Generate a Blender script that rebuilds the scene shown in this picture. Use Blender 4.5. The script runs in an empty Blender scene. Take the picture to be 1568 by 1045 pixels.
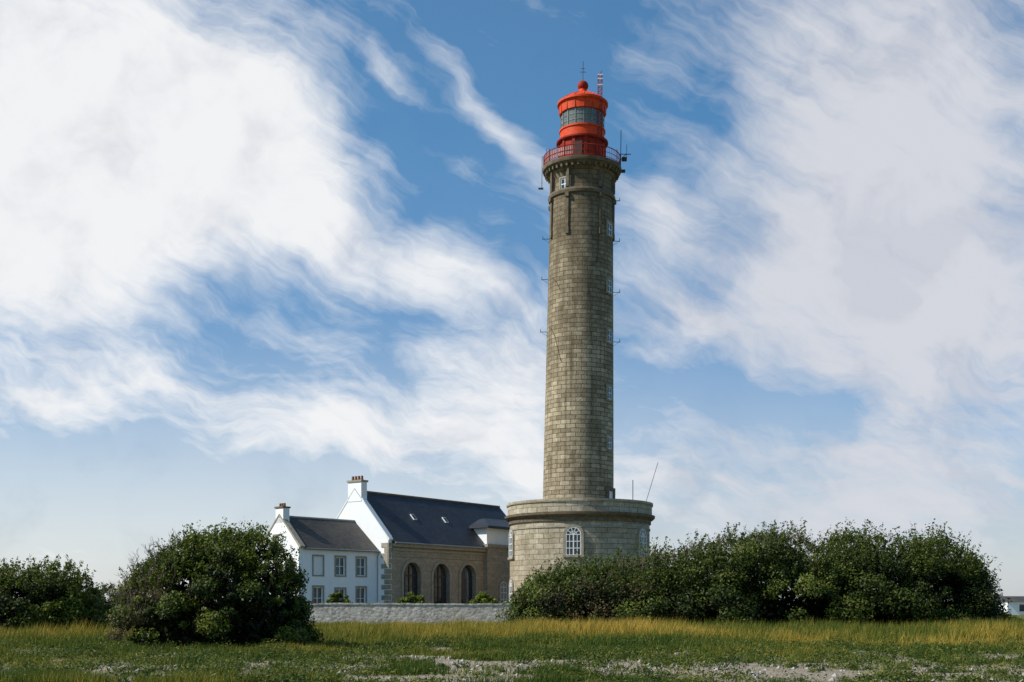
import bpy, math, random
import numpy as np
from mathutils import Vector, Matrix
random.seed(7); rng=np.random.default_rng(7)
scene=bpy.context.scene
F=1800.0
def PX(px,D): return (px-784)*D/F
def PZ(py,D): return 1.65+(926-py)*D/F
rad=math.radians
# ---------------------------------------------------------------- materials
def new_mat(name):
    m=bpy.data.materials.new(name); m.use_nodes=True
    nt=m.node_tree; b=nt.nodes['Principled BSDF']; return m,nt,b
def N(nt,t,**k):
    n=nt.nodes.new(t)
    for a,v in k.items(): setattr(n,a,v)
    return n
def mathn(nt,op,a,b=None,c=None,clamp=False):
    n=nt.nodes.new('ShaderNodeMath'); n.operation=op; n.use_clamp=clamp
    for i,v in enumerate((a,b,c)):
        if v is None: continue
        if isinstance(v,(int,float)): n.inputs[i].default_value=v
        else: nt.links.new(v,n.inputs[i])
    return n.outputs[0]
def mixc(nt,f,a,b,mode='MIX'):
    n=nt.nodes.new('ShaderNodeMix'); n.data_type='RGBA'; n.blend_type=mode
    for i,v in ((0,f),(6,a),(7,b)):
        if isinstance(v,(int,float)): n.inputs[i].default_value=v
        elif isinstance(v,tuple): n.inputs[i].default_value=(*v[:3],1)
        else: nt.links.new(v,n.inputs[i])
    return n.outputs[2]
def noise(nt,vec,scale,detail=4,rough=.55,out='Fac'):
    n=nt.nodes.new('ShaderNodeTexNoise'); n.inputs['Scale'].default_value=scale
    n.inputs['Detail'].default_value=detail; n.inputs['Roughness'].default_value=rough
    if vec is not None: nt.links.new(vec,n.inputs['Vector'])
    return n.outputs[out]
def sstep(nt,v,a,b,c=0.,d=1.):
    n=nt.nodes.new('ShaderNodeMapRange'); n.interpolation_type='SMOOTHSTEP'
    nt.links.new(v,n.inputs[0])
    for i,x in enumerate((a,b,c,d)): n.inputs[i+1].default_value=x
    return n.outputs[0]
def objco(nt): return nt.nodes.new('ShaderNodeTexCoord').outputs['Object']
def scalev(nt,v,s):
    n=nt.nodes.new('ShaderNodeVectorMath'); n.operation='MULTIPLY'; nt.links.new(v,n.inputs[0]); n.inputs[1].default_value=s
    return n.outputs[0]
def bump(nt,b,h,strength=.5,dist=.03):
    n=nt.nodes.new('ShaderNodeBump'); n.inputs['Strength'].default_value=strength; n.inputs['Distance'].default_value=dist
    nt.links.new(h,n.inputs['Height']); nt.links.new(n.outputs[0],b.inputs['Normal'])
def stone_mat(name,c1,c2,mortar,cyl=None,bw=.9,rh=.42,ms=.02,stain=(.08,.07,.05),stain_amt=.5,hi=None,lo=None,bs=.6,streak=0.):
    m,nt,b=new_mat(name); co=objco(nt)
    sp=N(nt,'ShaderNodeSeparateXYZ'); nt.links.new(co,sp.inputs[0])
    cb=N(nt,'ShaderNodeCombineXYZ')
    if cyl: u=mathn(nt,'MULTIPLY',mathn(nt,'ARCTAN2',sp.outputs[0],mathn(nt,'MULTIPLY',sp.outputs[1],-1.)),cyl)
    else: u=mathn(nt,'ADD',sp.outputs[0],sp.outputs[1])
    nt.links.new(u,cb.inputs[0]); nt.links.new(sp.outputs[2],cb.inputs[1])
    wb=noise(nt,co,.9,2)
    br=N(nt,'ShaderNodeTexBrick'); br.offset=.5
    va=N(nt,'ShaderNodeVectorMath',operation='ADD'); nt.links.new(cb.outputs[0],va.inputs[0])
    w3=N(nt,'ShaderNodeCombineXYZ'); nt.links.new(mathn(nt,'MULTIPLY',wb,.1),w3.inputs[1]); nt.links.new(w3.outputs[0],va.inputs[1])
    nt.links.new(va.outputs[0],br.inputs['Vector'])
    br.inputs['Color1'].default_value=(*c1,1); br.inputs['Color2'].default_value=(*c2,1); br.inputs['Mortar'].default_value=(*mortar,1)
    br.inputs['Scale'].default_value=1; br.inputs['Mortar Size'].default_value=ms; br.inputs['Mortar Smooth'].default_value=.3
    br.inputs['Brick Width'].default_value=bw; br.inputs['Row Height'].default_value=rh
    n1=noise(nt,scalev(nt,co,(1,1,.6)),.4,6,.65); n2=noise(nt,co,6,5,.7); n3=noise(nt,co,2.2,4,.6)
    f=sstep(nt,n1,.38,.68)
    if hi is not None:
        g=sstep(nt,sp.outputs[2],lo,hi); f=mathn(nt,'ADD',mathn(nt,'MULTIPLY',f,.5),mathn(nt,'MULTIPLY',g,.7),clamp=True)
    col=mixc(nt,mathn(nt,'MULTIPLY',f,stain_amt),br.outputs[0],stain)
    if streak:
        n4=noise(nt,scalev(nt,co,(1.5,1.5,.09)),1.0,5,.65); n5=noise(nt,co,.22,3,.5)
        sk=mathn(nt,'MULTIPLY',sstep(nt,n4,.47,.66,0,streak),sstep(nt,n5,.35,.6,.35,1.))
        col=mixc(nt,sk,col,stain)
    col=mixc(nt,sstep(nt,n3,.3,.7,0,.45),col,(.5,.45,.38),'MULTIPLY')
    col=mixc(nt,sstep(nt,n2,.35,.75,.0,.5),col,(.38,.36,.33),'MULTIPLY')
    nt.links.new(col,b.inputs['Base Color']); b.inputs['Roughness'].default_value=.9; b.inputs['Specular IOR Level'].default_value=.2
    h=mathn(nt,'ADD',mathn(nt,'MULTIPLY',br.outputs['Fac'],-1.),mathn(nt,'MULTIPLY',n2,1.2))
    bump(nt,b,h,bs,.05); return m
def plain(name,c,rough=.6,var=.25,scale=3,metal=0,dirt=None,spec=.5,bs=.0):
    m,nt,b=new_mat(name); co=objco(nt)
    n=noise(nt,co,scale,6,.65); d=tuple(x*(1-var) for x in c)
    col=mixc(nt,sstep(nt,n,.3,.7),d,c)
    if dirt:
        n2=noise(nt,scalev(nt,co,(1.6,1.6,.25)),1.3,5,.7); col=mixc(nt,sstep(nt,n2,.5,.8,0,.5),col,dirt)
    nt.links.new(col,b.inputs['Base Color']); b.inputs['Roughness'].default_value=rough
    b.inputs['Metallic'].default_value=metal; b.inputs['Specular IOR Level'].default_value=spec
    if bs: bump(nt,b,n,bs,.03)
    return m
M={}
M['shaft']=stone_mat('shaft_granite',(.66,.55,.38),(.36,.29,.19),(.13,.105,.07),cyl=3.35,bw=1.0,rh=.43,ms=.03,stain=(.10,.073,.042),stain_amt=.76,lo=22,hi=44,streak=.55)
M['drum']=stone_mat('drum_granite',(.66,.58,.44),(.46,.39,.28),(.2,.165,.12),cyl=7.0,bw=1.15,rh=.5,ms=.026,stain=(.22,.18,.12),stain_amt=.45,streak=.3)
M['trim']=plain('dark_granite',(.20,.155,.105),.9,.45,2.5,bs=.5,dirt=(.06,.047,.032),spec=.2)
M['trim_l']=plain('light_granite',(.40,.35,.27),.9,.35,3,bs=.4,dirt=(.18,.15,.1),spec=.2)
M['arcade']=stone_mat('arcade_stone',(.50,.43,.34),(.40,.345,.27),(.32,.28,.22),bw=.7,rh=.33,ms=.015,stain=(.26,.22,.165),stain_amt=.4,bs=.3)
M['white']=plain('white_render',(.90,.90,.89),.85,.04,1.2,dirt=(.74,.73,.70),bs=.1)
M['wpaint']=plain('white_paint',(.82,.82,.80),.5,.08,6)
M['red']=plain('orange_red_paint',(.80,.075,.012),.6,.3,3,dirt=(.34,.04,.015),spec=.25)
M['redd']=plain('weathered_red_paint',(.40,.036,.018),.75,.55,2.5,dirt=(.09,.033,.02),spec=.2)
M['rust']=plain('rusty_iron',(.07,.045,.035),.8,.5,5)
M['dark']=plain('dark_metal',(.03,.03,.032),.6,.3,4)
M['grey']=plain('grey_metal',(.25,.26,.27),.5,.2,4)
M['pot']=plain('terracotta',(.28,.12,.06),.8,.4,5)
M['brownwin']=plain('dark_wood',(.05,.04,.035),.7,.3,5)
def glass(name,c=(.02,.025,.03)):
    m,nt,b=new_mat(name); co=objco(nt); n=noise(nt,co,.8,2)
    col=mixc(nt,n,c,tuple(x*2.2 for x in c)); nt.links.new(col,b.inputs['Base Color'])
    b.inputs['Roughness'].default_value=.08; b.inputs['Specular IOR Level'].default_value=.6
    bump(nt,b,n,.15,.05); return m
M['glass']=glass('window_glass'); M['lglass']=glass('lantern_glass',(.09,.10,.08))
def slate(name,c1,c2):
    m=stone_mat(name,c1,c2,tuple(x*.45 for x in c1),bw=.32,rh=.17,ms=.012,stain=tuple(x*1.6 for x in c1),stain_amt=.35,bs=.4)
    m.node_tree.nodes['Principled BSDF'].inputs['Roughness'].default_value=.55; m.node_tree.nodes['Principled BSDF'].inputs['Specular IOR Level'].default_value=.4; return m
M['slate']=slate('blue_slate',(.045,.052,.068),(.03,.035,.046)); M['slate2']=slate('brown_slate',(.105,.09,.075),(.06,.055,.05))
def rubble():
    m,nt,b=new_mat('rubble_stone'); co=objco(nt)
    v=N(nt,'ShaderNodeTexVoronoi'); v.inputs['Scale'].default_value=3.2; nt.links.new(scalev(nt,co,(1,1,1.5)),v.inputs['Vector'])
    n=noise(nt,co,5,6,.7); n2=noise(nt,co,.7,4)
    bw=N(nt,'ShaderNodeSeparateColor'); nt.links.new(v.outputs['Color'],bw.inputs[0])
    col=mixc(nt,bw.outputs[0],(.34,.305,.265),(.58,.54,.48)); col=mixc(nt,sstep(nt,n,.4,.75),col,(.22,.20,.17))
    col=mixc(nt,sstep(nt,n2,.4,.7,0,.5),col,(.60,.56,.51))
    nt.links.new(col,b.inputs['Base Color']); b.inputs['Roughness'].default_value=.95; b.inputs['Specular IOR Level'].default_value=.15
    bump(nt,b,mathn(nt,'SUBTRACT',n,v.outputs['Distance']),.5,.05); return m
M['rubble']=rubble()
def leafmat(name,dark,mid,lite,rough=.45,trans=.25):
    m,nt,b=new_mat(name)
    a=N(nt,'ShaderNodeAttribute',attribute_name='tint')
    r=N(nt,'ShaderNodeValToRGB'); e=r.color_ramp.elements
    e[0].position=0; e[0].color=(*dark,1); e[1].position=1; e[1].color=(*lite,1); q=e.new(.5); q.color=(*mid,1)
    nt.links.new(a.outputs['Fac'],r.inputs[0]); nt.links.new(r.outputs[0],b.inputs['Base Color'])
    b.inputs['Roughness'].default_value=rough; b.inputs['Specular IOR Level'].default_value=.2
    t=N(nt,'ShaderNodeBsdfTranslucent'); nt.links.new(r.outputs[0],t.inputs[0])
    mx=N(nt,'ShaderNodeMixShader'); mx.inputs[0].default_value=trans
    nt.links.new(b.outputs[0],mx.inputs[1]); nt.links.new(t.outputs[0],mx.inputs[2])
    nt.links.new(mx.outputs[0],nt.nodes['Material Output'].inputs[0]); return m
M['leaf']=leafmat('shrub_leaf',(.012,.020,.005),(.058,.086,.010),(.20,.23,.025),.5,.3)
M['leaf2']=leafmat('hedge_leaf',(.012,.019,.005),(.045,.070,.011),(.15,.18,.03),.5,.3)
M['dry']=leafmat('dry_leaf',(.05,.04,.022),(.11,.085,.04),(.20,.16,.06),.7,.3)
M['grass']=leafmat('grass_blade',(.045,.085,.010),(.155,.165,.020),(.48,.32,.055),.7,.35)
M['weed']=leafmat('weed_leaf',(.025,.048,.008),(.08,.115,.015),(.22,.21,.04),.6,.3)
M['bark']=plain('bark',(.15,.11,.08),.9,.4,6)
# ---------------------------------------------------------------- mesh helpers
def link(o,parent=None):
    scene.collection.objects.link(o)
    if parent is not None: o.parent=parent
    return o
def empty(name,loc=(0,0,0),rz=0,ry=0):
    e=bpy.data.objects.new(name,None); e.location=loc; e.rotation_euler=(0,ry,rz); e.empty_display_size=.5; link(e); return e
def mesh_obj(name,verts,faces,mat,parent=None,smooth=False):
    me=bpy.data.meshes.new(name); me.from_pydata([tuple(v) for v in verts],[],faces); me.materials.append(mat)
    me.validate()
    if smooth:
        me.shade_smooth(); me.set_sharp_from_angle(angle=rad(28))
    me.update(); return link(bpy.data.objects.new(name,me),parent)
class B:
    def __init__(s): s.v=[]; s.f=[]
    def box(s,c,d,M4=None):
        n=len(s.v); x,y,z=[q/2 for q in d]
        for p in ((-x,-y,-z),(x,-y,-z),(x,y,-z),(-x,y,-z),(-x,-y,z),(x,-y,z),(x,y,z),(-x,y,z)):
            v=Vector(p)+Vector(c)
            s.v.append(M4@v if M4 is not None else v)
        for f in ((0,3,2,1),(4,5,6,7),(0,1,5,4),(1,2,6,5),(2,3,7,6),(3,0,4,7)): s.f.append([n+i for i in f])
        return s
    def tube(s,pts,rs,k=6):
        n=len(s.v); m=len(pts)
        for i,p in enumerate(pts):
            p=Vector(p); d=(Vector(pts[min(i+1,m-1)])-Vector(pts[max(i-1,0)])).normalized()
            a=d.orthogonal().normalized(); b=d.cross(a); r=rs[i] if hasattr(rs,'__len__') else rs
            for j in range(k):
                t=2*math.pi*j/k; s.v.append(p+a*math.cos(t)*r+b*math.sin(t)*r)
        for i in range(m-1):
            for j in range(k): s.f.append([n+i*k+j,n+i*k+(j+1)%k,n+(i+1)*k+(j+1)%k,n+(i+1)*k+j])
        s.f.append([n+j for j in range(k)][::-1]); s.f.append([n+(m-1)*k+j for j in range(k)])
        return s
    def poly(s,pts,ext):
        n=len(s.v); k=len(pts); e=Vector(ext)
        for p in pts: s.v.append(Vector(p))
        for p in pts: s.v.append(Vector(p)+e)
        s.f.append([n+i for i in range(k)][::-1]); s.f.append([n+k+i for i in range(k)])
        for i in range(k): s.f.append([n+i,n+(i+1)%k,n+k+(i+1)%k,n+k+i])
        return s
    def obj(s,name,mat,parent=None,smooth=False): return mesh_obj(name,s.v,s.f,mat,parent,smooth)
def lathe(name,prof,mat,parent,seg=128,close=True):
    v=[];f=[];m=len(prof)
    for r,z in prof:
        for j in range(seg):
            t=2*math.pi*j/seg; v.append((r*math.sin(t),-r*math.cos(t),z))
    for i in range(m-1):
        for j in range(seg): f.append([i*seg+j,i*seg+(j+1)%seg,(i+1)*seg+(j+1)%seg,(i+1)*seg+j])
    if close:
        f.append([j for j in range(seg)][::-1]); f.append([(m-1)*seg+j for j in range(seg)])
    return mesh_obj(name,v,f,mat,parent,True)
def plate(name,outer,holes,thick,mat,parent,T):
    cu=bpy.data.curves.new(name,'CURVE'); cu.dimensions='2D'; cu.fill_mode='BOTH'; cu.extrude=thick/2
    for poly in [outer]+holes:
        sp=cu.splines.new('POLY'); sp.points.add(len(poly)-1)
        for p,q in zip(sp.points,poly): p.co=(q[0],q[1],0,1)
        sp.use_cyclic_u=True
    o=bpy.data.objects.new(name+'_c',cu); scene.collection.objects.link(o)
    dg=bpy.context.evaluated_depsgraph_get(); me=bpy.data.meshes.new_from_object(o.evaluated_get(dg))
    bpy.data.objects.remove(o); me.transform(T); me.materials.clear(); me.materials.append(mat); me.name=name
    me.shade_flat()
    return link(bpy.data.objects.new(name,me),parent)
RX=Matrix.Rotation(math.pi/2,4,'X')
def Tf(y): return Matrix.Translation((0,y,0))@RX
def Tg(x): return Matrix.Translation((x,0,0))@Matrix.Rotation(math.pi/2,4,'Z')@RX
def rect(x0,x1,z0,z1): return [(x0,z0),(x1,z0),(x1,z1),(x0,z1)]
def arch(cx,w,z0,zt,n=16):
    r=w/2; zs=zt-r; p=[(cx-r,z0),(cx+r,z0)]
    for i in range(n+1):
        t=math.pi*i/n; p.append((cx+r*math.cos(t),zs+r*math.sin(t)))
    return p
def archring(cx,w,z0,zt,t,n=16):
    r=w/2; zs=zt-r; o=[(cx+r+t,z0)]+[(cx+(r+t)*math.cos(math.pi*i/n),zs+(r+t)*math.sin(math.pi*i/n)) for i in range(n+1)]+[(cx-r-t,z0)]
    i_=[(cx-r,z0)]+[(cx+r*math.cos(math.pi*i/n),zs+r*math.sin(math.pi*i/n)) for i in range(n,-1,-1)]+[(cx+r,z0)]
    return o+i_
def cylT(ang,r,z=0):
    t=ang; out=Vector((math.sin(t),-math.cos(t),0)); tan=Vector((math.cos(t),math.sin(t),0)); up=Vector((0,0,1))
    m=Matrix((( tan.x,up.x,out.x,out.x*r),(tan.y,up.y,out.y,out.y*r),(tan.z,up.z,out.z,z),(0,0,0,1))); return m
# ---------------------------------------------------------------- LIGHTHOUSE
TD=118.0; tx=PX(887.5,TD)
LH=empty('lighthouse',(tx,TD,0))
UP=bpy.data.objects.new('tower_upper_part',None); link(UP,LH); UP.rotation_euler=(0,rad(.65),0); UP.location=(-.28,0,0)
Z=lambda py: PZ(py,TD)
lathe('drum_wall',[(7.12,-.3),(7.12,1.2),(7.02,1.25),(6.98,9.75)],M['drum'],LH)
lathe('drum_cornice',[(6.9,9.55),(7.12,9.6),(7.14,9.95),(7.3,10.02),(7.5,10.2),(7.53,10.42),(7.25,10.46),(6.9,10.47)],M['trim'],LH)
lathe('drum_parapet',[(7.22,10.45),(7.22,11.35),(7.33,11.4),(7.33,11.68),(6.8,11.7),(6.8,10.5)],M['drum'],LH,close=False)
lathe('drum_band',[(6.9,8.95),(7.06,8.97),(7.06,9.15),(6.9,9.17)],M['trim_l'],LH)
lathe('drum_roof',[(7.0,10.6),(3.3,11.0)],M['trim'],LH)
lathe('tower_foot',[(3.9,10.4),(3.9,11.9),(3.7,12.05),(3.5,12.1)],M['trim'],UP)
lathe('shaft',[(3.56,10.5),(3.50,16),(3.2,38.4),(3.15,42.0)],M['shaft'],UP)
lathe('shaft_ring',[(3.1,41.95),(3.32,42.05),(3.38,42.3),(3.32,42.5),(3.05,42.55)],M['trim'],UP)
lathe('shaft_neck',[(3.05,42.4),(3.02,43.9),(3.2,44.3),(3.55,44.8),(3.8,44.95)],M['shaft'],UP)
lathe('gallery_floor',[(3.3,44.9),(3.9,44.95),(3.96,45.1),(3.96,45.3),(3.6,45.34)],M['trim'],UP)
ribs=[-68,-28,32,76,122,167,-158,-113]
b=B()
for a in ribs:
    for (z0,z1,r,w,d) in ((42.6,44.9,3.15,.3,.45),(38.6,42.05,3.24,.26,.22),(38.0,38.6,3.22,.36,.32),(41.6,42.0,3.3,.4,.4)):
        b.box((0,(z0+z1)/2,0),(w,z1-z0,d),cylT(rad(a),r))
for i in range(40):
    a=2*math.pi*i/40; b.box((0,44.7,0),(.2,.4,.6),cylT(a,3.42))
b.obj('gallery_corbels',M['trim'],UP)
b=B()
for i in range(96):
    a=2*math.pi*i/96; x,y=3.85*math.sin(a),-3.85*math.cos(a)
    b.box((x,y,45.85),(.028,.028,1.1)) if i%8 else b.box((x,y,45.95),(.08,.08,1.3))
for z,r in ((45.45,.03),(45.9,.025),(46.42,.045)):
    pts=[(3.85*math.sin(2*math.pi*i/64),-3.85*math.cos(2*math.pi*i/64),z) for i in range(65)]; b.tube(pts,r,5)
b.obj('gallery_railing',M['redd'],UP)
lathe('service_room',[(2.3,45.3),(2.3,47.7)],M['redd'],UP)
b=B()
for i in range(12): b.box((0,46.5,0),(.28,2.4,.22),cylT(2*math.pi*i/12+.1,2.3))
b.obj('service_room_pilasters',M['redd'],UP)
plate('service_room_door',rect(-.45,.45,45.4,47.3),[],.1,M['rust'],UP,cylT(rad(-14),2.34))
lathe('lantern_gallery',[(2.2,47.62),(2.5,47.7),(2.6,47.8),(2.6,47.95),(2.2,47.97)],M['redd'],UP)
lathe('lantern_base',[(2.2,47.9),(2.22,48.9),(2.32,48.95),(2.32,49.1),(2.1,49.12)],M['red'],UP)
lathe('lantern_glazing',[(2.12,49.0),(2.12,50.75)],M['lglass'],UP)
b=B()
for i in range(16): b.box((0,49.87,0),(.06,1.65,.08),cylT(2*math.pi*i/16,2.15))
for z in (49.6,50.15):
    b.tube([(2.15*math.sin(2*math.pi*i/48),-2.15*math.cos(2*math.pi*i/48),z) for i in range(49)],.025,4)
b.obj('lantern_bars',M['grey'],UP)
lathe('lantern_head',[(2.1,50.7),(2.3,50.72),(2.34,51.5),(2.45,51.6),(2.55,51.65),(2.55,51.85),(2.38,51.95),(1.9,52.3),(1.2,52.68),(.6,52.9),(.42,53.1),(.4,53.3)],M['red'],UP)
b=B()
for i in range(16):
    b.box((0,51.15,0),(.07,.8,.1),cylT(2*math.pi*i/16,2.33))
    a=2*math.pi*i/16
    b.tube([(r*math.sin(a),-r*math.cos(a),z+.02) for r,z in ((2.4,51.95),(1.9,52.3),(1.2,52.68),(.6,52.9))],.035,4)
b.obj('lantern_roof_ribs',M['red'],UP)
lathe('vent_ball',[(.05,53.18)]+[(.55*math.sin(t),53.7-.52*math.cos(t)) for t in [math.pi*i/14 for i in range(1,14)]]+[(.04,54.23)],M['redd'],UP,seg=32)
b=B(); b.tube([(0,0,54.1),(0,0,56.2)],.03,5); b.box((0,0,55.1),(.6,.04,.04)); b.box((0,0,55.45),(.36,.04,.04)); b.obj('lightning_rod',M['rust'],UP)
b=B()
for x in (-.2,.2):
    for y in (-.2,.2): b.tube([(1.62+x,-1.5+y,48.0),(1.62+x,-1.5+y,54.1)],.035,4)
for i in range(15):
    z=48.2+i*.42
    for s in (-.2,.2):
        b.tube([(1.42,-1.5+s,z),(1.82,-1.5+s,z+.42)],.025,4); b.box((1.62,-1.5+s,z),(.4,.03,.03))
b.obj('lattice_mast',M['redd'],UP)
b=B()
for z in (53.1,53.7,54.1): b.box((1.62,-1.72,z),(.48,.06,.12))
b.obj('mast_antennas',M['wpaint'],UP)
b=B(); b.tube([(3.9,.2,45.4),(3.9,.2,49.4)],.035,5); b.tube([(3.75,-.7,46.0),(4.4,-.7,46.7)],.035,4); b.tube([(4.4,-.7,46.3),(4.4,-.7,47.6)],.03,4)
b.box((4.35,0,46.9),(1.1,.06,.06)); b.box((4.1,0,45.2),(.5,.25,.25)); b.box((4.2,-.4,46.25),(.5,.3,.35))
b.box((-4.1,0,43.35),(.5,.15,.15)); b.tube([(-4.0,0,43.3),(-4.0,0,46.6)],.04,4); b.tube([(-3.6,-1.2,45.4),(-3.6,-1.2,46.9)],.03,4)
b.obj('gallery_antennas',M['rust'],UP)
b=B()
for i in range(6):
    b.box((0,45.92,0),(.8,.75,.02),cylT(rad(-88+i*13),3.80))
b.obj('railing_panels',plain('faded_pink_panel',(.45,.2,.18),.6,.3,4),UP)
b=B()
for s,py in ((-1,430),(-1,510),(-1,368),(1,308),(1,370),(1,448),(1,524)):
    z=Z(py); r=3.15+(42-z)*.0129
    b.box((s*(r+.25),-.2,z),(.9,.05,.05)); b.box((s*(r+.65),-.2,z+.12),(.05,.05,.35))
    b.tube([(s*(r+.6),-.2,z),(s*r*.98,-.4,z-.5)],.02,4)
b.obj('shaft_brackets',M['dark'],UP)
b=B()
def shp(ang,z,o=.03):
    r=3.17+(42-z)*.0135+o; return (r*math.sin(rad(ang)),-r*math.cos(rad(ang)),z)
b.tube([shp(30,40),shp(28,36),shp(9,33.2),shp(14,31),shp(12,29),shp(20,26.5)],.022,4)
b.tube([shp(-62,34),shp(-50,33.5),shp(-40,32.5)],.022,4); b.tube([shp(-62,29),shp(-50,28),shp(-36,25.5)],.022,4)
b.obj('shaft_cables',M['rust'],UP)
def shaft_window(ang,zc,r,w=.85,h=1.25,i=0):
    T=cylT(rad(ang),r)
    plate('window_surround',rect(-w/2-.16,w/2+.16,zc-h/2-.16,zc+h/2+.16),[rect(-w/2,w/2,zc-h/2,zc+h/2)],.16,M['trim_l'],UP,T)
    T2=cylT(rad(ang),r-.03)
    plate('window_frame',rect(-w/2,w/2,zc-h/2,zc+h/2),[rect(-w/2+.09,-.04,zc-h/2+.1,zc-.04),rect(.04,w/2-.09,zc-h/2+.1,zc-.04),rect(-w/2+.09,-.04,zc+.04,zc+h/2-.1),rect(.04,w/2-.09,zc+.04,zc+h/2-.1)],.08,M['wpaint'],UP,T2)
    plate('window_pane',rect(-w/2+.02,w/2-.02,zc-h/2+.02,zc+h/2-.02),[],.02,M['glass'],UP,cylT(rad(ang),r-.03))
for py in (360,446,521,607,682):
    z=Z(py); shaft_window(56,z,3.22+(42-z)*.0135)
shaft_window(-35,Z(296),3.12,1.0,1.15)
T=cylT(rad(57),3.56); plate('tower_door_surround',rect(-.75,.75,11,13.2),[rect(-.5,.5,11.1,12.9)],.5,M['trim'],UP,T); plate('tower_door',rect(-.5,.5,11.1,12.9),[],.1,M['wpaint'],UP,cylT(rad(57),3.6))
def drum_window(ang,z0,z1,w):
    r=7.02; T=cylT(rad(ang),r)
    plate('arched_surround',archring(0,w,z0,z1,.24),[],.16,M['trim_l'],LH,T)
    plate('arched_sill',rect(-w/2-.3,w/2+.3,z0-.22,z0-.003),[],.3,M['trim_l'],LH,T)
    plate('arched_pane',arch(0,w,z0,z1),[],.03,M['glass'],LH,cylT(rad(ang),r+.005))
    plate('arched_frame',archring(0,w-.16,z0,z1-.08,.08),[],.12,M['wpaint'],LH,cylT(rad(ang),r+.006))
    b=B(); zs=z1-w/2; T3=cylT(rad(ang),r+.045)
    n=4
    for i in range(1,n): b.box((-w/2+w*i/n,(z0+zs)/2,0),(.055 if i!=2 else .11,zs-z0,.06),T3)
    for i in range(0,4): b.box((0,z0+(zs-z0)*i/3,.005),(w-.05,.065,.065),T3)
    for i in range(1,5):
        t=math.pi*i/5; R=w/2-.03
        b.box((R/2,0,.002),(R,.055,.055),T3@Matrix.Translation((0,zs,0))@Matrix.Rotation(t,4,'Z'))
    pts=[T3@Vector((w*.22*math.cos(math.pi*i/8),zs+w*.22*math.sin(math.pi*i/8),.01)) for i in range(9)]; b.tube(pts,.035,4)
    b.obj('arched_glazing_bars',M['wpaint'],LH)
for a in (-8,57,-77,122,180,-130): drum_window(a,Z(853)-.1,Z(814),1.45)
for a in (-77,-40): drum_window(a,1.3,Z(889),1.2)
b=B(); b.tube([(5.4,.5,11),(5.4,.5,14.2)],.04,5); b.tube([(6.35,-1,11.2),(7.75,-1,15.8)],.035,4); b.tube([(6.2,-1,11.6),(6.5,-1,11.3)],.05,4)
b.obj('roof_aerials',M['grey'],LH)
# ---------------------------------------------------------------- ARCADE BUILDING
AB=empty('stone_arcade_building',(-11.45,112,0),rad(54))
L,W,E,A=23.0,8.66,7.75,12.65
arcs=[(2.94,2.55,5.75),(7.40,2.55,5.75),(11.75,2.5,5.75)]
plate('arcade_wall',rect(0.02,L,-.2,E-.02),[arch(c,w,.05,t,24) for c,w,t in arcs],.5,M['arcade'],AB,Tf(.26))
plate('gable_wall',[(0,-.2),(W,-.2),(W,E),(W/2+.3,A+.12),(W/2-.3,A+.12),(0,E+.05)],[],.5,M['white'],AB,Tg(-.26))
plate('end_wall',[(.5,-.2),(W-.02,-.2),(W-.02,E-.02),(W/2,A-.15),(.5,E-.02)],[],.4,M['white'],AB,Tg(L-.22))
b=B(); b.box((L/2,W-.2,E/2),(L-.1,.36,E)); b.obj('rear_wall',M['white'],AB)
b=B()
b.poly([(0,-.42,E-.28),(0,W/2,A-.1),(0,W/2,A+.05),(0,-.42,E-.08)],(L,0,0))
b.poly([(0,W+.42,E-.28),(0,W/2,A-.1),(0,W/2,A+.05),(0,W+.42,E-.08)],(L,0,0))
b.obj('slate_roof',M['slate'],AB)
b=B(); b.tube([(0,W/2,A+.06),(L,W/2,A+.06)],.12,6); b.obj('ridge_tiles',M['trim'],AB)
b=B(); b.poly([(-.55,-.12,E-.02),(-.55,W/2,A+.17),(-.55,W/2,A+.33),(-.55,-.18,E+.16)],(.62,0,0)); b.poly([(-.55,W+.12,E-.02),(-.55,W/2,A+.17),(-.55,W/2,A+.33),(-.55,W+.18,E+.16)],(.62,0,0)); b.obj('gable_coping',M['wpaint'],AB)
b=B(); b.box((7.2,-.16,E-.42),(14.4,.36,.3)); b.box((7.2,-.06,E-.82),(14.4,.16,.22)); b.box((7.2,-.03,6.35),(14.4,.1,.16)); b.obj('arcade_cornice',M['trim_l'],AB)
b=B(); b.tube([(0,-.5,E-.2),(14.4,-.5,E-.2)],.08,6); b.obj('gutter',M['grey'],AB)
for c,w,t in arcs:
    plate('arch_surround',archring(c,w,.05,t,.3,24),[],.1,M['trim_l'],AB,Tf(-.035))
    plate('arch_glass_doorway_shade',arch(c,w+.1,.0,t+.05,24),[],.03,M['glass'],AB,Tf(.44))
    if c<10:
        b=B(); zs=t-w/2
        for i in range(1,4): b.box((c-w/2+w*i/4,.39,(t-.3)/2),(.09,.06,t-.3))
        for z in (1.2,2.3,3.4,zs): b.box((c,.385,z),(w,.07,.09 if z!=zs else .16))
        b.obj('arch_glazing_bars',M['brownwin'],AB)
b=B()
for i in range(15):
    l=.75 if i%2 else .4; b.box((l/2-.53,-.02,.3+i*.5),(l,.08,.44))
    b.box((-.53,.45 if i%2==0 else .25,.3+i*.5),(.05,.8 if i%2==0 else .45,.44))
b.obj('quoins',M['trim_l'],AB)
sl=math.atan2(A-E,W/2)
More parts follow.
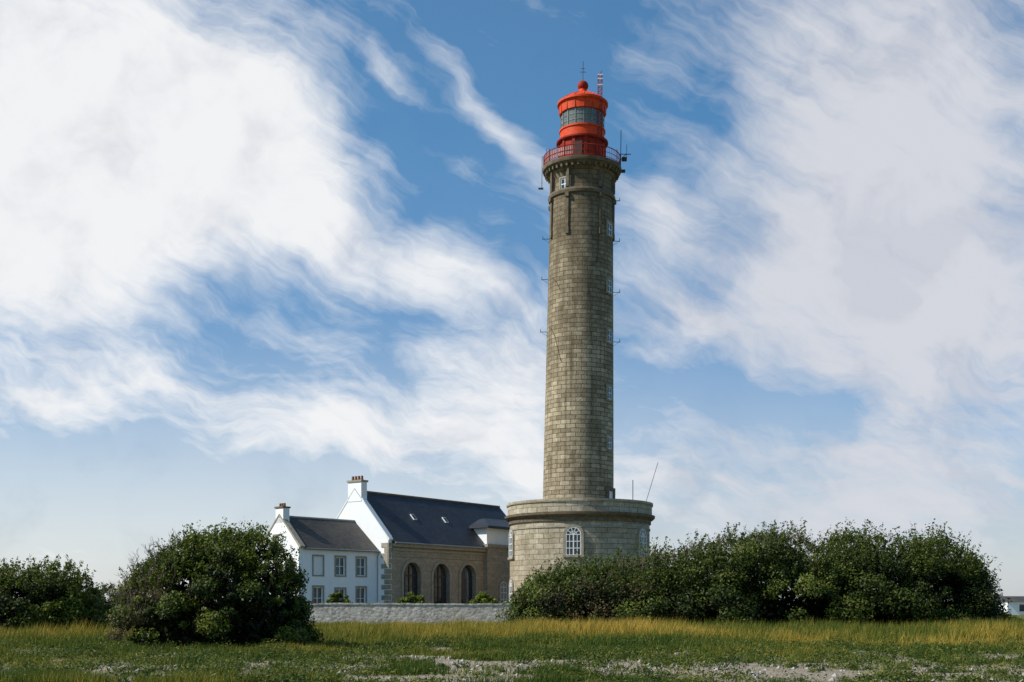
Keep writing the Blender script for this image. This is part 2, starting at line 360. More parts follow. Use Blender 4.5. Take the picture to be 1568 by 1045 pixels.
for nm,dm,dz,mt in (('skylights',(.5,.75,.1),.1,M['wpaint']),('skylight_panes',(.36,.6,.1),.115,M['glass'])):
    b=B()
    for x,yy in ((5.6,2.1),(10.6,2.1)):
        z=E-.1+(A-E+.1)*(yy+.42)/(W/2+.42)
        b.box((0,0,0),dm,Matrix.Translation((x,yy,z+dz))@Matrix.Rotation(sl,4,'X'))
    b.obj(nm,mt,AB)
b=B(); b.box((-.15,W/2,12.6),(.8,1.75,1.9)); b.obj('chimney',M['white'],AB)
b=B(); b.box((-.15,W/2,13.63),(1.0,1.95,.18)); b.obj('chimney_cap',M['trim_l'],AB)
b=B()
for i in range(4): b.tube([(-.15,W/2-.6+i*.4,13.72),(-.15,W/2-.6+i*.4,14.15)],[.15,.12],10)
b.obj('chimney_pots',M['pot'],AB)
x0,x1,y0,y1=14.4,24.0,-.5,5.0
b=B(); b.box(((x0+x1)/2,(y0+y1)/2,3.75),(x1-x0,y1-y0,7.9)); b.obj('annex_lower_wall',M['arcade'],AB)
b=B(); b.box(((x0+x1)/2,(y0+y1)/2,7.85),(x1-x0+.4,y1-y0+.4,.32)); b.box(((x0+x1)/2,(y0+y1)/2,7.3),(x1-x0+.14,y1-y0+.14,.2)); b.obj('annex_cornice',M['trim_l'],AB)
b=B(); b.box(((x0+x1)/2,(y0+y1)/2+.1,8.85),(x1-x0-.2,y1-y0-.1,1.7)); b.obj('annex_upper_wall',M['white'],AB)
b=B(); b.box(((x0+x1)/2,(y0+y1)/2,9.8),(x1-x0+.9,y1-y0+.9,.22))
n=len(b.v)
for p in ((x0-.45,y0-.45,9.9),(x1+.45,y0-.45,9.9),(x1+.45,y1+.45,9.9),(x0-.45,y1+.45,9.9),(x0+3,2.2,11.0),(x1-2,2.2,11.0)): b.v.append(Vector(p))
for f in ((0,1,5,4),(1,2,5),(2,3,4,5),(3,0,4)): b.f.append([n+i for i in f])
b.obj('annex_roof',M['slate'],AB)
plate('annex_window_surround',archring(17.2,1.2,1.6,4.1,.22),[],.12,M['trim_l'],AB,Tf(y0-.03))
plate('annex_window_frame',archring(17.2,1.04,1.68,4.02,.08),[],.09,M['wpaint'],AB,Tf(y0-.03))
plate('annex_window_pane',arch(17.2,1.16,1.62,4.06),[],.03,M['glass'],AB,Tf(y0-.02))
b=B(); b.box((17.2,y0-.05,2.7),(.07,.05,2.2))
for z in (2.2,2.9,3.5): b.box((17.2,y0-.048,z),(1.1,.05,.06))
b.obj('annex_window_bars',M['wpaint'],AB)
# ---------------------------------------------------------------- WHITE HOUSE
WH=empty('white_house',(-18.9,106,0),rad(47))
L2,W2,E2,A2=8.9,5.85,6.83,9.7
wins=[(1.76,1.1,4.35,6.05),(4.33,1.1,4.35,6.05),(6.83,1.1,4.35,6.05),(1.76,1.1,1.2,3.25),(6.83,1.1,1.2,3.25),(4.33,1.15,.1,3.1)]
plate('front_wall',rect(.01,L2,-.2,E2),[rect(c-w/2,c+w/2,a,z) for c,w,a,z in wins],.4,M['white'],WH,Tf(.2))
gw=(3.47,.75,6.75,8.0)
plate('gable_wall',[(0,-.2),(W2,-.2),(W2,E2),(W2/2,A2+.1),(0,E2)],[rect(gw[0]-gw[1]/2,gw[0]+gw[1]/2,gw[2],gw[3]),rect(1.0,1.9,4.2,5.8)],.4,M['white'],WH,Tg(-.2))
plate('gable_wall_far',[(.4,-.2),(W2-.02,-.2),(W2-.02,E2),(W2/2,A2-.1),(.4,E2)],[],.3,M['white'],WH,Tg(L2-.17))
b=B(); b.box((L2/2,W2-.17,E2/2),(L2-.1,.3,E2)); b.obj('rear_wall',M['white'],WH)
b=B(); b.poly([(.05,-.3,E2-.2),(.05,W2/2,A2-.08),(.05,W2/2,A2+.06),(.05,-.3,E2-.04)],(L2+.1,0,0)); b.poly([(.05,W2+.3,E2-.2),(.05,W2/2,A2-.08),(.05,W2/2,A2+.06),(.05,W2+.3,E2-.04)],(L2+.1,0,0)); b.obj('slate_roof',M['slate2'],WH)
b=B(); b.poly([(-.45,-.25,E2-.1),(-.45,W2/2,A2+.1),(-.45,W2/2,A2+.28),(-.45,-.3,E2+.1)],(.55,0,0)); b.poly([(-.45,W2+.25,E2-.1),(-.45,W2/2,A2+.1),(-.45,W2/2,A2+.28),(-.45,W2+.3,E2+.1)],(.55,0,0)); b.obj('gable_coping',M['trim_l'],WH)
b=B(); b.tube([(.1,-.36,E2-.12),(L2,-.36,E2-.12)],.07,6); b.tube([(L2-.1,-.3,E2-.2),(L2-.1,-.08,E2-.6),(L2-.1,-.08,0)],.05,6); b.tube([(.1,W2/2,A2+.06),(L2,W2/2,A2+.06)],.1,6); b.obj('gutter_and_ridge',M['grey'],WH)
for i,(c,w,a,z) in enumerate(wins):
    plate('window_surround',rect(c-w/2-.13,c+w/2+.13,a-.13,z+.15),[rect(c-w/2,c+w/2,a,z)],.08,M['trim_l'],WH,Tf(-.015))
    if i==0: plate('closed_shutter',rect(c-w/2,c+w/2,a,z),[],.06,M['wpaint'],WH,Tf(.1)); continue
    plate('window_pane',rect(c-w/2,c+w/2,a,z),[],.03,M['glass'],WH,Tf(.22))
    m=(a+z)/2; fr=[rect(c-w/2+.07,c-.04,a+.08,m-.03),rect(c+.04,c+w/2-.07,a+.08,m-.03),rect(c-w/2+.07,c-.04,m+.03,z-.08),rect(c+.04,c+w/2-.07,m+.03,z-.08)]
    plate('window_frame',rect(c-w/2,c+w/2,a,z),fr,.07,M['wpaint'],WH,Tf(.17))
for (c,w,a,z) in ((gw),(1.45,.9,4.2,5.8)):
    plate('gable_window_pane',rect(c-w/2,c+w/2,a,z),[],.03,M['glass'],WH,Tg(-.18))
    plate('gable_window_frame',rect(c-w/2,c+w/2,a,z),[rect(c-w/2+.08,c-.04,a+.08,z-.08),rect(c+.04,c+w/2-.08,a+.08,z-.08)],.07,M['wpaint'],WH,Tg(-.23))
    plate('gable_window_surround',rect(c-w/2-.12,c+w/2+.12,a-.12,z+.12),[rect(c-w/2,c+w/2,a,z)],.08,M['trim_l'],WH,Tg(-.39))
b=B(); b.box((-.05,W2/2,9.8),(.7,1.15,1.4)); b.obj('chimney',M['white'],WH)
b=B(); b.box((-.05,W2/2,10.56),(.88,1.32,.14)); b.obj('chimney_cap',M['trim'],WH)
b=B(); [b.tube([(-.05,W2/2-.32+i*.32,10.63),(-.05,W2/2-.32+i*.32,10.95)],[.12,.1],10) for i in range(3)]; b.obj('chimney_pots',M['pot'],WH)
# ---------------------------------------------------------------- BOUNDARY WALL
n=150; xs=np.linspace(-34,17,n); v=[];f=[]
for i,x in enumerate(xs):
    t=1.76+.02*random.uniform(-1,1)+.03*math.sin(x*.4); yy=94+.01*random.uniform(-1,1)-.03*(x)
    v+= [(x,yy-.28,-.3),(x,yy-.26,t-.14),(x,yy-.32,t-.13),(x,yy-.32,t),(x,yy+.32,t),(x,yy+.28,-.3)]
for i in range(n-1):
    for j in range(5): a=i*6+j; f.append([a,a+6,a+7,a+1])
f.append([0,1,2,3,4,5]); q=(n-1)*6; f.append([q+5,q+4,q+3,q+2,q+1,q])
mesh_obj('stone_boundary_wall',v,f,M['rubble'])
# ---------------------------------------------------------------- numpy helpers
tab=rng.random((256,256))
def vn(x,y,s=0):
    x=x+s*17.3; y=y+s*31.7; xi=np.floor(x).astype(int); yi=np.floor(y).astype(int); fx=x-xi; fy=y-yi
    fx=fx*fx*(3-2*fx); fy=fy*fy*(3-2*fy); g=lambda a,b: tab[a%256,b%256]
    return (g(xi,yi)*(1-fx)+g(xi+1,yi)*fx)*(1-fy)+(g(xi,yi+1)*(1-fx)+g(xi+1,yi+1)*fx)*fy
def fbm(x,y,s=0,o=4):
    r=0;a=.5;t=0
    for i in range(o): r=r+a*vn(x*2**i,y*2**i,s+i); t+=a; a*=.5
    return r/t
def sm(x,a,b): t=np.clip((x-a)/(b-a),0,1); return t*t*(3-2*t)
def fast_mesh(name,V,k,mat,parent=None,tint=None):
    me=bpy.data.meshes.new(name); nv=len(V); nf=nv//k
    me.vertices.add(nv); me.vertices.foreach_set('co',np.ascontiguousarray(V,dtype=np.float32).ravel())
    me.loops.add(nv); me.loops.foreach_set('vertex_index',np.arange(nv,dtype=np.int32))
    me.polygons.add(nf); me.polygons.foreach_set('loop_start',np.arange(0,nv,k,dtype=np.int32))
    if tint is not None:
        at=me.attributes.new('tint','FLOAT','POINT'); at.data.foreach_set('value',np.repeat(tint,k).astype(np.float32))
    me.materials.append(mat); me.update(calc_edges=True); return link(bpy.data.objects.new(name,me),parent)
def unit(v): return v/np.maximum(np.linalg.norm(v,axis=1,keepdims=True),1e-6)
def leaves(name,P,out,size,tint,mat,parent,asp=.5,rand=.9):
    n=len(P); nr=unit(out+rng.normal(size=(n,3))*rand); r=rng.normal(size=(n,3)); a=unit(np.cross(nr,r)); b=np.cross(nr,a)
    s=(size*rng.uniform(.6,1.4,n))[:,None]
    V=np.stack([P-a*s,P+b*s*asp,P+a*s,P-b*s*asp],1).reshape(-1,3)
    return fast_mesh(name,V,4,mat,parent,np.clip(tint,0,1))
def ground_h(x,y):
    near=1-sm(y,70,95)
    return (fbm(x*.12,y*.12,3)-.5)*.35*near*sm(y,5,20)
def shrub(name,D,contour,base_py,depth,nclump,nleaf,size,mat,twigs=60,csize=(.25,.6),twigr=(0,1),tdown=0.,shoots=0,shl=(.3,.7),thin=None,rough=.6,up=0.,core=.72,dry=None,tw=(.5,.93),wthin=.2,trunk=False):
    """contour: [(px,py)] top outline; a wind-shaped mound of leaf clumps standing at distance D"""
    par=empty(name,(0,0,0)); c=np.array(contour,float); X=(c[:,0]-784)*D/F; H=PZ(c[:,1],D)
    x0,x1=X[0],X[-1]; cx=(x0+x1)/2; hw=(x1-x0)/2
    def Hf(x): return np.interp(x,X,H)
    def Wf(x): return depth*np.sqrt(np.clip(1-np.abs((x-cx)/hw)**3,0.05,1))
    zb=PZ(base_py,D)
    xs=rng.uniform(x0+.1,x1-.1,nclump); th=rng.uniform(0.02,math.pi-.02,nclump); sh=rng.uniform(.35,1,nclump)**.35
    h=Hf(xs); w=Wf(xs); cr=csize[0]+(csize[1]-csize[0])*rng.random(nclump)**1.6
    cy=D+depth*.3-np.cos(th)*w*sh; sz=np.sin(th)**.65
    lump=(fbm(xs*1.1/csize[1]*.6,cy*.5,9)-.5)*rough*2
    cz=zb+up*(1-sz)+(h-zb-cr*.8)*sz*sh+lump*sz
    cy=cy-(fbm(xs*.7,cz*.8,13)-.5)*depth*.5
    cz=np.maximum(cz,.12+up*.5)
    C=np.stack([xs,cy,cz],1); ctint=np.clip(.40+1.1*(fbm(xs*.5,cz*.7+cy*.3,5)-.5)+rng.normal(0,.18,nclump)+tdown,0,1)
    wgt=cr**2
    if thin is not None:
        k_=rng.random(nclump)>thin*(1-sm((xs-x0)/(x1-x0),.14,.38)); wgt=wgt*np.where(k_,1,wthin)
    idx=rng.choice(nclump,nleaf,p=wgt/wgt.sum()); d=unit(rng.normal(size=(nleaf,3))); rr=rng.random(nleaf)**.5
    crr=cr[idx]; P=C[idx]+d*(rr*crr)[:,None]*np.array([1.15,1.15,.8]); P[:,2]=np.maximum(P[:,2],.03)
    mid=np.stack([np.clip(P[:,0],cx-hw*.7,cx+hw*.7),np.full(nleaf,D+depth*.3),np.full(nleaf,zb+.4)],1)
    out=unit(P-mid)*.6+d*.8+np.array([0,0,.35])
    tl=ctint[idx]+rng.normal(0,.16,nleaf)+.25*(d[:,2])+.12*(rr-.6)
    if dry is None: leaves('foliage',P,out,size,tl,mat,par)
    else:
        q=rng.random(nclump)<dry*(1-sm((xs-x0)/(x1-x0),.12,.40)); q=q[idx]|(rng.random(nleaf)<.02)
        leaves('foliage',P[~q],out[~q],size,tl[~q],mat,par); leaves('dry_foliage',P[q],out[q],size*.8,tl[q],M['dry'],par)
    m=nleaf//8; xi=rng.uniform(x0+.3,x1-.3,m)
    if thin is not None: xi=np.maximum(xi,x0+(x1-x0)*rng.uniform(.08,.35,m))
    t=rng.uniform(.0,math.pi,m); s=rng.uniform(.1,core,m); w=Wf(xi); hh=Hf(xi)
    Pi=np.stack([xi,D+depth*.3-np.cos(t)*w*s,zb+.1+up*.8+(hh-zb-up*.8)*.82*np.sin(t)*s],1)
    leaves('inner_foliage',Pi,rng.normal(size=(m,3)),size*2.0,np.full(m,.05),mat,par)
    b=B()
    if shoots:
        per=26; xs=rng.uniform(x0+.2,x1-.2,shoots); th=rng.uniform(.5,math.pi-.9,shoots); w=Wf(xs); hh=Hf(xs)
        base=np.stack([xs,D+depth*.3-np.cos(th)*w*.95,zb+(hh-zb)*np.sin(th)**.65*.92],1)
        dr=unit(np.stack([rng.normal(.25,.45,shoots),-np.cos(th)*.7,.35+np.sin(th)],1)); ln=shl[0]+(shl[1]-shl[0])*rng.random(shoots)**2
        ii=np.repeat(np.arange(shoots),per); t=rng.random(shoots*per)
        P=base[ii]+dr[ii]*(t*ln[ii])[:,None]+rng.normal(size=(len(ii),3))*(.13*(1.15-t)*ln[ii]+.02)[:,None]
        leaves('shoots',P,dr[ii]*.3+rng.normal(size=P.shape)*.6+np.array([0,0,.3]),size*.9,.5+tdown+.2*t+rng.normal(0,.15,len(ii)),mat,par)
        for i in range(0,shoots,3):
            b.tube([base[i]-dr[i]*.2,base[i]+dr[i]*ln[i]*.8],[.012,.005],3)
    if trunk:
        for px in (292,305,345,380):
            p=np.array([PX(px,D),D-.2+rng.uniform(-.3,.3),-.1]); lean=(px-325)*.006
            q=p+np.array([lean,0.1,.9]); r_=q+np.array([lean*1.6,.2,1.0]); e=r_+np.array([lean*1.5+rng.uniform(-.2,.2),.2,1.0])
            b.tube([p,q,r_,e],[.11,.09,.06,.03],7)
            for k2 in range(6):
                o=q+(e-q)*rng.uniform(0,.8); b.tube([o,o+np.array([rng.uniform(-.8,.8),rng.uniform(-.6,.3),rng.uniform(.4,.9)])],[.04,.012],4)
    for i in range(max(5,int(hw*1.5))):
        x=rng.uniform(x0+hw*.35,x1-hw*.25); p=np.array([x,D+depth*.3+rng.uniform(-.3,.5)*depth,0.]); q=p+np.array([rng.uniform(-.8,.8),rng.uniform(-.8,.8),(Hf(x)-zb)*.45]); e=q+np.array([rng.uniform(-1,1),rng.uniform(-1,1),(Hf(x)-zb)*.35])
        b.tube([p-np.array([0,0,.1]),(p+q)/2+rng.normal(0,.08,3),q,e],[.1,.075,.05,.02],5)
    for i in range(twigs):
        x=x0+(x1-x0)*rng.uniform(*twigr); h=Hf(x); y=D+depth*.3+rng.uniform(-.9,.4)*Wf(np.array([x]))[0]
        ang=rng.uniform(-.6,.4); ln=rng.uniform(.5,1.1)*(.3+.04*D/10)
        p=np.array([x,y,zb+(h-zb)*rng.uniform(*tw)])
        dv=np.array([math.sin(ang),rng.uniform(-.3,.1),math.cos(ang)])
        q=p+dv*ln*.55+rng.normal(0,.05,3); e=p+dv*ln+rng.normal(0,.1,3)
        b.tube([p,q,e],[.014,.009,.004],3)
        for k2 in range(5):
            s=p+dv*ln*rng.uniform(.3,.95); b.tube([s,s+(dv+rng.normal(0,.6,3))*ln*.25],[.007,.003],3)
    b.obj('branches',M['bark'],par); return par
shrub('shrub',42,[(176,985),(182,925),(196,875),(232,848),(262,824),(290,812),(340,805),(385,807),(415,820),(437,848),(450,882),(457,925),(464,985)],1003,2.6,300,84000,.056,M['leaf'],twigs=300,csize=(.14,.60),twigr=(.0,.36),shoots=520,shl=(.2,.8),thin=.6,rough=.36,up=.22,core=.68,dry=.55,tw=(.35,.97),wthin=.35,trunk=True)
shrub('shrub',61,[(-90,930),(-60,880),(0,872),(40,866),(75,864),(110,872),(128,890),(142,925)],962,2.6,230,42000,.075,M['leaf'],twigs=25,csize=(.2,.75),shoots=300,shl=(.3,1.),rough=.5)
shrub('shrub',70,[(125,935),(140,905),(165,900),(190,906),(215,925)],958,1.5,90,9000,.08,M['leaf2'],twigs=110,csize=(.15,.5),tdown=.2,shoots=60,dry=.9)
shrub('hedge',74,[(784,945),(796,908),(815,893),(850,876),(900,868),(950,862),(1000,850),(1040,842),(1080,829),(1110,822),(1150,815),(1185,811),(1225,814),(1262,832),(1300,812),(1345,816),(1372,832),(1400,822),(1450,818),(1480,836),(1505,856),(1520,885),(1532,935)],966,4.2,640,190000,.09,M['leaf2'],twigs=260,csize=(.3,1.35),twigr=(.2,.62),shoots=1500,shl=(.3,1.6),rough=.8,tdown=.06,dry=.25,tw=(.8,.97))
for nm,px,py,w,D in (('garden_bush',630,906,22,101.5),('garden_bush',741,904,20,102),('garden_bush',518,906,17,102)):
    shrub(nm,D,[(px-w,925),(px-w*.7,py+3),(px,py),(px+w*.7,py+3),(px+w,925)],950,1.0,60,6000,.09,M['leaf'],twigs=0,csize=(.2,.4),tdown=.15,rough=.1)
# ---------------------------------------------------------------- GROUND
def axis(dense0,dense1,step,far):
    a=list(np.arange(dense0,dense1,step)); s=step; x=dense1
    while x<far: a.append(x); s*=1.35; x+=s
    a.append(far); s=step; x=dense0-s; pre=[]
    while x>-far: pre.append(x); s*=1.35; x-=s
    pre.append(-far); return np.array(pre[::-1]+a)
gx=axis(-34,34,.28,3500); gy=axis(18,104,.28,3500)
GX,GY=np.meshgrid(gx,gy)
def gravel(x,y):
    n=fbm(x*.5,y*.26,11,5)
    band=np.exp(-((y-30.5)/5.8)**2)
    side=.62+.38*sm(x,-6,2)-.08*sm(x,10,14)
    return sm(n+band*.43*side-.61,-.03,.13)*sm(y,18,21)*(1-sm(y,42,52))
def gold(x,y):
    return np.clip(.5*np.exp(-((x-3.0)/14)**2)*sm(y,42,58)+1.5*(fbm(x*.2,y*.11,21)-.46)+.16,0,1)
GZ=ground_h(GX,GY); G=gravel(GX,GY)
me=bpy.data.meshes.new('ground'); ny_,nx_=GX.shape
V=np.stack([GX,GY,GZ],2).reshape(-1,3); I=np.arange(nx_*ny_).reshape(ny_,nx_)
Fq=np.stack([I[:-1,:-1],I[:-1,1:],I[1:,1:],I[1:,:-1]],2).reshape(-1,4)
me.vertices.add(len(V)); me.vertices.foreach_set('co',V.astype(np.float32).ravel()); me.loops.add(Fq.size); me.loops.foreach_set('vertex_index',Fq.astype(np.int32).ravel())
me.polygons.add(len(Fq)); me.polygons.foreach_set('loop_start',np.arange(0,Fq.size,4,dtype=np.int32)); me.update(calc_edges=True)
at=me.attributes.new('gravel','FLOAT','POINT'); at.data.foreach_set('value',G.astype(np.float32).ravel())
at=me.attributes.new('gold','FLOAT','POINT'); at.data.foreach_set('value',gold(GX,GY).astype(np.float32).ravel())
me.shade_smooth()
m,nt,b_=new_mat('turf_and_gravel'); co=objco(nt)
ag=N(nt,'ShaderNodeAttribute',attribute_name='gravel'); ao=N(nt,'ShaderNodeAttribute',attribute_name='gold')
n1=noise(nt,co,2.5,6,.7); n2=noise(nt,co,22,5,.7); n3=noise(nt,co,.5,4)
turf=mixc(nt,sstep(nt,n1,.3,.7),(.04,.058,.012),(.11,.12,.03)); turf=mixc(nt,ao.outputs['Fac'],turf,(.20,.16,.04)); turf=mixc(nt,sstep(nt,n3,.45,.7,0,.6),turf,(.16,.13,.065))
grv=mixc(nt,sstep(nt,n2,.35,.65),(.20,.16,.115),(.50,.42,.33)); grv=mixc(nt,sstep(nt,n1,.4,.7,0,.6),grv,(.16,.13,.08))
col=mixc(nt,ag.outputs['Fac'],turf,grv); nt.links.new(col,b_.inputs['Base Color']); b_.inputs['Roughness'].default_value=.95; b_.inputs['Specular IOR Level'].default_value=.1
bump(nt,b_,mathn(nt,'ADD',n2,n1),.8,.05); me.materials.append(m); link(bpy.data.objects.new('ground',me))
# ---------------------------------------------------------------- GRASS
n=500000
y=np.exp(rng.uniform(math.log(22),math.log(92),n)); x=rng.uniform(-.52,.52,n)*y+rng.uniform(-2,2,n)
g=gravel(x,y); den=fbm(x*.9,y*.7,31); clump=sm(den,.38,.60)
keep=(rng.random(n)<(1-g*.93))&(rng.random(n)<.22*(1-sm(y,40,60))+.45*sm(y,40,60)+.9*clump); x=x[keep]; y=y[keep]; clump=clump[keep]; n=len(x); g=gravel(x,y)
z=ground_h(x,y); tall=sm(y,44,60)*(1-.8*sm(y,70,82))*(.2+1.3*fbm(x*.45,y*.3,41)); h=(.05+.17*clump+.48*tall)*rng.uniform(.45,1.5,n)*(1-.5*g)
w=(.005+.00024*y)*rng.uniform(.7,1.4,n)
a=rng.uniform(0,2*math.pi,n); lean=rng.uniform(.1,.6,n)*h; la=rng.uniform(0,2*math.pi,n)
bx=np.cos(a)*w; by=np.sin(a)*w
V=np.stack([np.stack([x-bx,y-by,z-.01],1),np.stack([x+bx,y+by,z-.01],1),np.stack([x+np.cos(la)*lean+.15*h,y+np.sin(la)*lean,z+h],1)],1).reshape(-1,3)
tint=gold(x,y)*.95+.2*tall*rng.random(n)+rng.normal(0,.14,n)+.12-.12*clump+.5*(rng.random(n)<.1)
fast_mesh('grass',V,3,M['grass'],None,np.clip(tint,0,1))
nw=3800; y=np.exp(rng.uniform(math.log(22.5),math.log(75),nw)); x=rng.uniform(-.5,.5,nw)*y
dn=fbm(x*.25,y*.25,51); kp=((dn>.47)|(rng.random(nw)<.25))&(y<rng.uniform(35,80,nw)); x=x[kp];y=y[kp]; nw=len(x); rr=rng.uniform(.06,.36,nw)*(1+.01*y)
per=70; idx=np.repeat(np.arange(nw),per); d=unit(rng.normal(size=(nw*per,3))); d[:,2]=np.abs(d[:,2])
P=np.stack([x[idx],y[idx],ground_h(x,y)[idx]],1)+d*(rr[idx]*rng.random(nw*per)**.5)[:,None]*np.array([1.3,1.3,.9])
ct=rng.uniform(0,.9,nw); leaves('weeds',P,d+np.array([0,0,.5]),.03+.0004*y[idx],ct[idx]+rng.normal(0,.15,nw*per),M['weed'],None,.4)
b=B(); ns=0
while ns<800:
    yy=rng.uniform(23,42); xx=rng.uniform(-.5,.5)*yy
    if gravel(np.array([xx]),np.array([yy]))[0]<.25: continue
    s=.02+.10*rng.random()**3 ; ns+=1; zz=float(ground_h(np.array([xx]),np.array([yy]))[0]); n0=len(b.v)
    for p in ((-1,0,0),(0,-1,0),(1,0,0),(0,1,0),(.1,.1,.8),(0,0,-.5)): b.v.append(Vector((xx+p[0]*s*rng.uniform(.7,1.3),yy+p[1]*s*rng.uniform(.7,1.3),zz+p[2]*s)))
    for f_ in ((0,1,4),(1,2,4),(2,3,4),(3,0,4),(1,0,5),(2,1,5),(3,2,5),(0,3,5)): b.f.append([n0+i for i in f_])
b.obj('stones',plain('pale_stone',(.42,.38,.32),.9,.3,8))
# ---------------------------------------------------------------- distant
DH=empty('distant_white_house',(PX(1556,190),190,0),rad(8))
b=B(); b.box((1,0,1.0),(8,5,2.2)); b.obj('walls',M['white'],DH)
b=B(); b.poly([(-3.2,-2.8,2.1),(-3.2,2.8,2.1),(-3.2,0,3.0)],(8.4,0,0)); b.obj('roof',M['slate2'],DH)
b=B(); b.box((-.5,-2.53,1.1),(.9,.06,1.1)); b.box((2.5,-2.53,1.1),(.9,.06,1.1)); b.obj('windows',M['glass'],DH)
shrub('shrub',110,[(1500,940),(1515,931),(1535,929),(1550,938),(1565,945)],952,1.5,50,4000,.12,M['leaf2'],twigs=0,tdown=.25)
# ---------------------------------------------------------------- LIGHT
az=rad(77); el=rad(42)
S=Vector((-math.sin(az)*math.cos(el),-math.cos(az)*math.cos(el),math.sin(el)))
sd=bpy.data.lights.new('sun','SUN'); sd.energy=5.0; sd.angle=rad(.5); sd.color=(1,.94,.84)
so=bpy.data.objects.new('sun',sd); so.rotation_euler=S.to_track_quat('Z','Y').to_euler(); so.location=(-40,-20,60); link(so)
w=bpy.data.worlds.new('World'); scene.world=w; w.use_nodes=True; nt=w.node_tree
bg=nt.nodes['Background']; bg.inputs[1].default_value=.1
sky=N(nt,'ShaderNodeTexSky',sky_type='NISHITA'); sky.sun_disc=False; sky.sun_elevation=el; sky.sun_rotation=math.atan2(S.x,S.y)%(2*math.pi)
sky.air_density=1.0; sky.dust_density=.6; sky.ozone_density=2.0
tc=N(nt,'ShaderNodeTexCoord'); sp=N(nt,'ShaderNodeSeparateXYZ'); nt.links.new(tc.outputs['Generated'],sp.inputs[0])
ay=mathn(nt,'MAXIMUM',mathn(nt,'ABSOLUTE',sp.outputs[1]),.12)
U=mathn(nt,'ADD',mathn(nt,'MULTIPLY',mathn(nt,'DIVIDE',sp.outputs[0],ay),18.),7.84)
Vv=mathn(nt,'ADD',mathn(nt,'MULTIPLY',mathn(nt,'DIVIDE',sp.outputs[2],ay),-18.),9.26)
cb=N(nt,'ShaderNodeCombineXYZ'); nt.links.new(U,cb.inputs[0]); nt.links.new(Vv,cb.inputs[1]); UV=cb.outputs[0]
def warp(vec,scale,amt,det=3):
    c=noise(nt,vec,scale,det,.55,'Color'); s=N(nt,'ShaderNodeVectorMath',operation='SUBTRACT'); nt.links.new(c,s.inputs[0]); s.inputs[1].default_value=(.5,.5,.5)
    ma=N(nt,'ShaderNodeVectorMath',operation='MULTIPLY_ADD'); nt.links.new(s.outputs[0],ma.inputs[0]); ma.inputs[1].default_value=(amt,amt,0); nt.links.new(vec,ma.inputs[2]); return ma.outputs[0]
WV=warp(UV,.55,1.2,4)
blobs=[(.8,1.2,3.0,2.1,15,1.7),(.8,3.9,2.5,1.6,0,1.2),(3.7,2.2,1.6,1.2,42,1.4),(6.2,4.0,2.3,.55,24,.95),(1.5,6.1,3.0,.5,0,.75),
(5.3,6.7,2.0,.55,-5,1.15),(7.8,6.0,1.2,1.1,-20,.85),(13.8,1.5,2.6,3.4,-8,1.25),(14.2,5,2.6,2,0,1.0),(10.2,3.6,.8,1.6,-15,.45),(10.6,5.1,1.2,.6,10,.5),
(13,8.0,4.2,1.2,0,.9),(7.2,1.4,1.5,.25,52,.5),(8.0,2.4,1.4,.25,50,.45),(5.9,1.0,1.1,.18,48,.4),(7.0,2.6,.9,.2,48,.35),(1,8.7,4,.4,0,.6),(9.3,7.2,1.8,.6,0,.6),(12.2,3.8,1.3,1.3,0,.3),
(5.2,5.25,1.7,.3,8,.45),(3.9,4.6,.7,.35,0,-.15),(11.9,6.05,1.6,.35,8,-.55),(2.0,7.3,2.4,.45,0,-.35),(8.2,1.0,1.9,1.2,35,-.35),(6.7,2.6,1.4,.5,45,-.3)]
acc=None
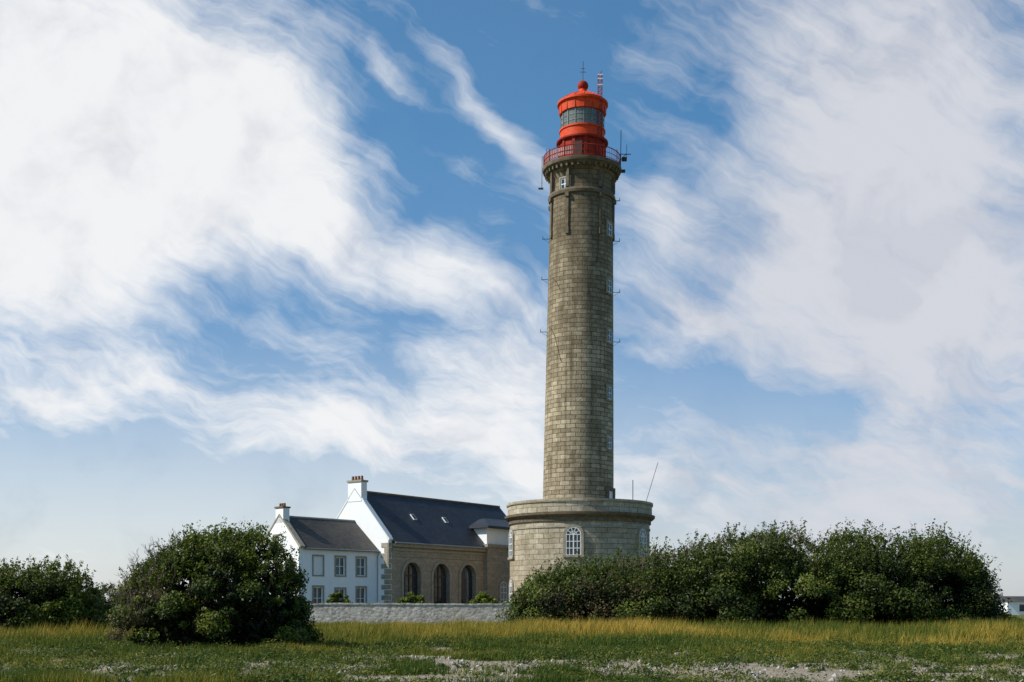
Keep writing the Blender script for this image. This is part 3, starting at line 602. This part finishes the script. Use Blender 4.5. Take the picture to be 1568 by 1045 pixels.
for cx,cy,rx,ry,ro,am in blobs:
    mp=N(nt,'ShaderNodeMapping',vector_type='TEXTURE'); nt.links.new(WV,mp.inputs[0])
    mp.inputs['Location'].default_value=(cx,cy,0); mp.inputs['Rotation'].default_value=(0,0,rad(ro)); mp.inputs['Scale'].default_value=(rx,ry,1)
    dt=N(nt,'ShaderNodeVectorMath',operation='DOT_PRODUCT'); nt.links.new(mp.outputs[0],dt.inputs[0]); nt.links.new(mp.outputs[0],dt.inputs[1])
    e=mathn(nt,'POWER',.37,dt.outputs['Value'])
    acc=mathn(nt,'MULTIPLY',e,am) if acc is None else mathn(nt,'MULTIPLY_ADD',e,am,acc)
def rotn(vec,ro,sc):
    mp=N(nt,'ShaderNodeMapping',vector_type='TEXTURE'); nt.links.new(vec,mp.inputs[0]); mp.inputs['Rotation'].default_value=(0,0,rad(ro)); mp.inputs['Scale'].default_value=sc; return mp.outputs[0]
fa=noise(nt,WV,.7,6,.55); fb=noise(nt,rotn(WV,32,(3.0,.42,1)),1.0,6,.62); fc=noise(nt,rotn(WV,3,(3.2,.35,1)),1.0,5,.6)
d=mathn(nt,'MULTIPLY_ADD',mathn(nt,'SUBTRACT',fa,.5),1.3,acc)
d=mathn(nt,'MULTIPLY_ADD',mathn(nt,'SUBTRACT',fb,.5),1.45,d)
low=sstep(nt,Vv,4.0,5.8)
d=mathn(nt,'MULTIPLY_ADD',mathn(nt,'MULTIPLY',mathn(nt,'SUBTRACT',fc,.5),low),1.3,d)
al=sstep(nt,d,-.2,1.35)
al=mathn(nt,'MAXIMUM',al,sstep(nt,Vv,4.5,9.2,0.05,.62))
al=mathn(nt,'MULTIPLY',al,sstep(nt,sp.outputs[1],-.25,.05,.35,1.))
right=sstep(nt,U,7.5,12,0,.8)
sh=mathn(nt,'SUBTRACT',sstep(nt,fa,.1,.55),right,clamp=True)
cc=mixc(nt,sh,(6.1,6.3,6.95),(9.1,9.15,9.25))
tint=mixc(nt,sstep(nt,Vv,1.,8.5),(.44,1.05,1.30),(.90,1.0,1.16))
skc=mixc(nt,1.0,sky.outputs[0],tint,'MULTIPLY')
fin=mixc(nt,mathn(nt,'MULTIPLY',al,.97),skc,cc); nt.links.new(fin,bg.inputs[0])
# ---------------------------------------------------------------- CAMERA
cd=bpy.data.cameras.new('camera'); cam=bpy.data.objects.new('camera',cd); link(cam)
cam.location=(0,0,1.65); cam.rotation_euler=(rad(90),0,0); cd.sensor_width=36; cd.lens=F/1568*36; cd.shift_y=(926-522.5)/1568; cd.clip_end=9000
scene.camera=cam
scene.view_settings.view_transform='Standard'; scene.view_settings.look='None'; scene.view_settings.exposure=0
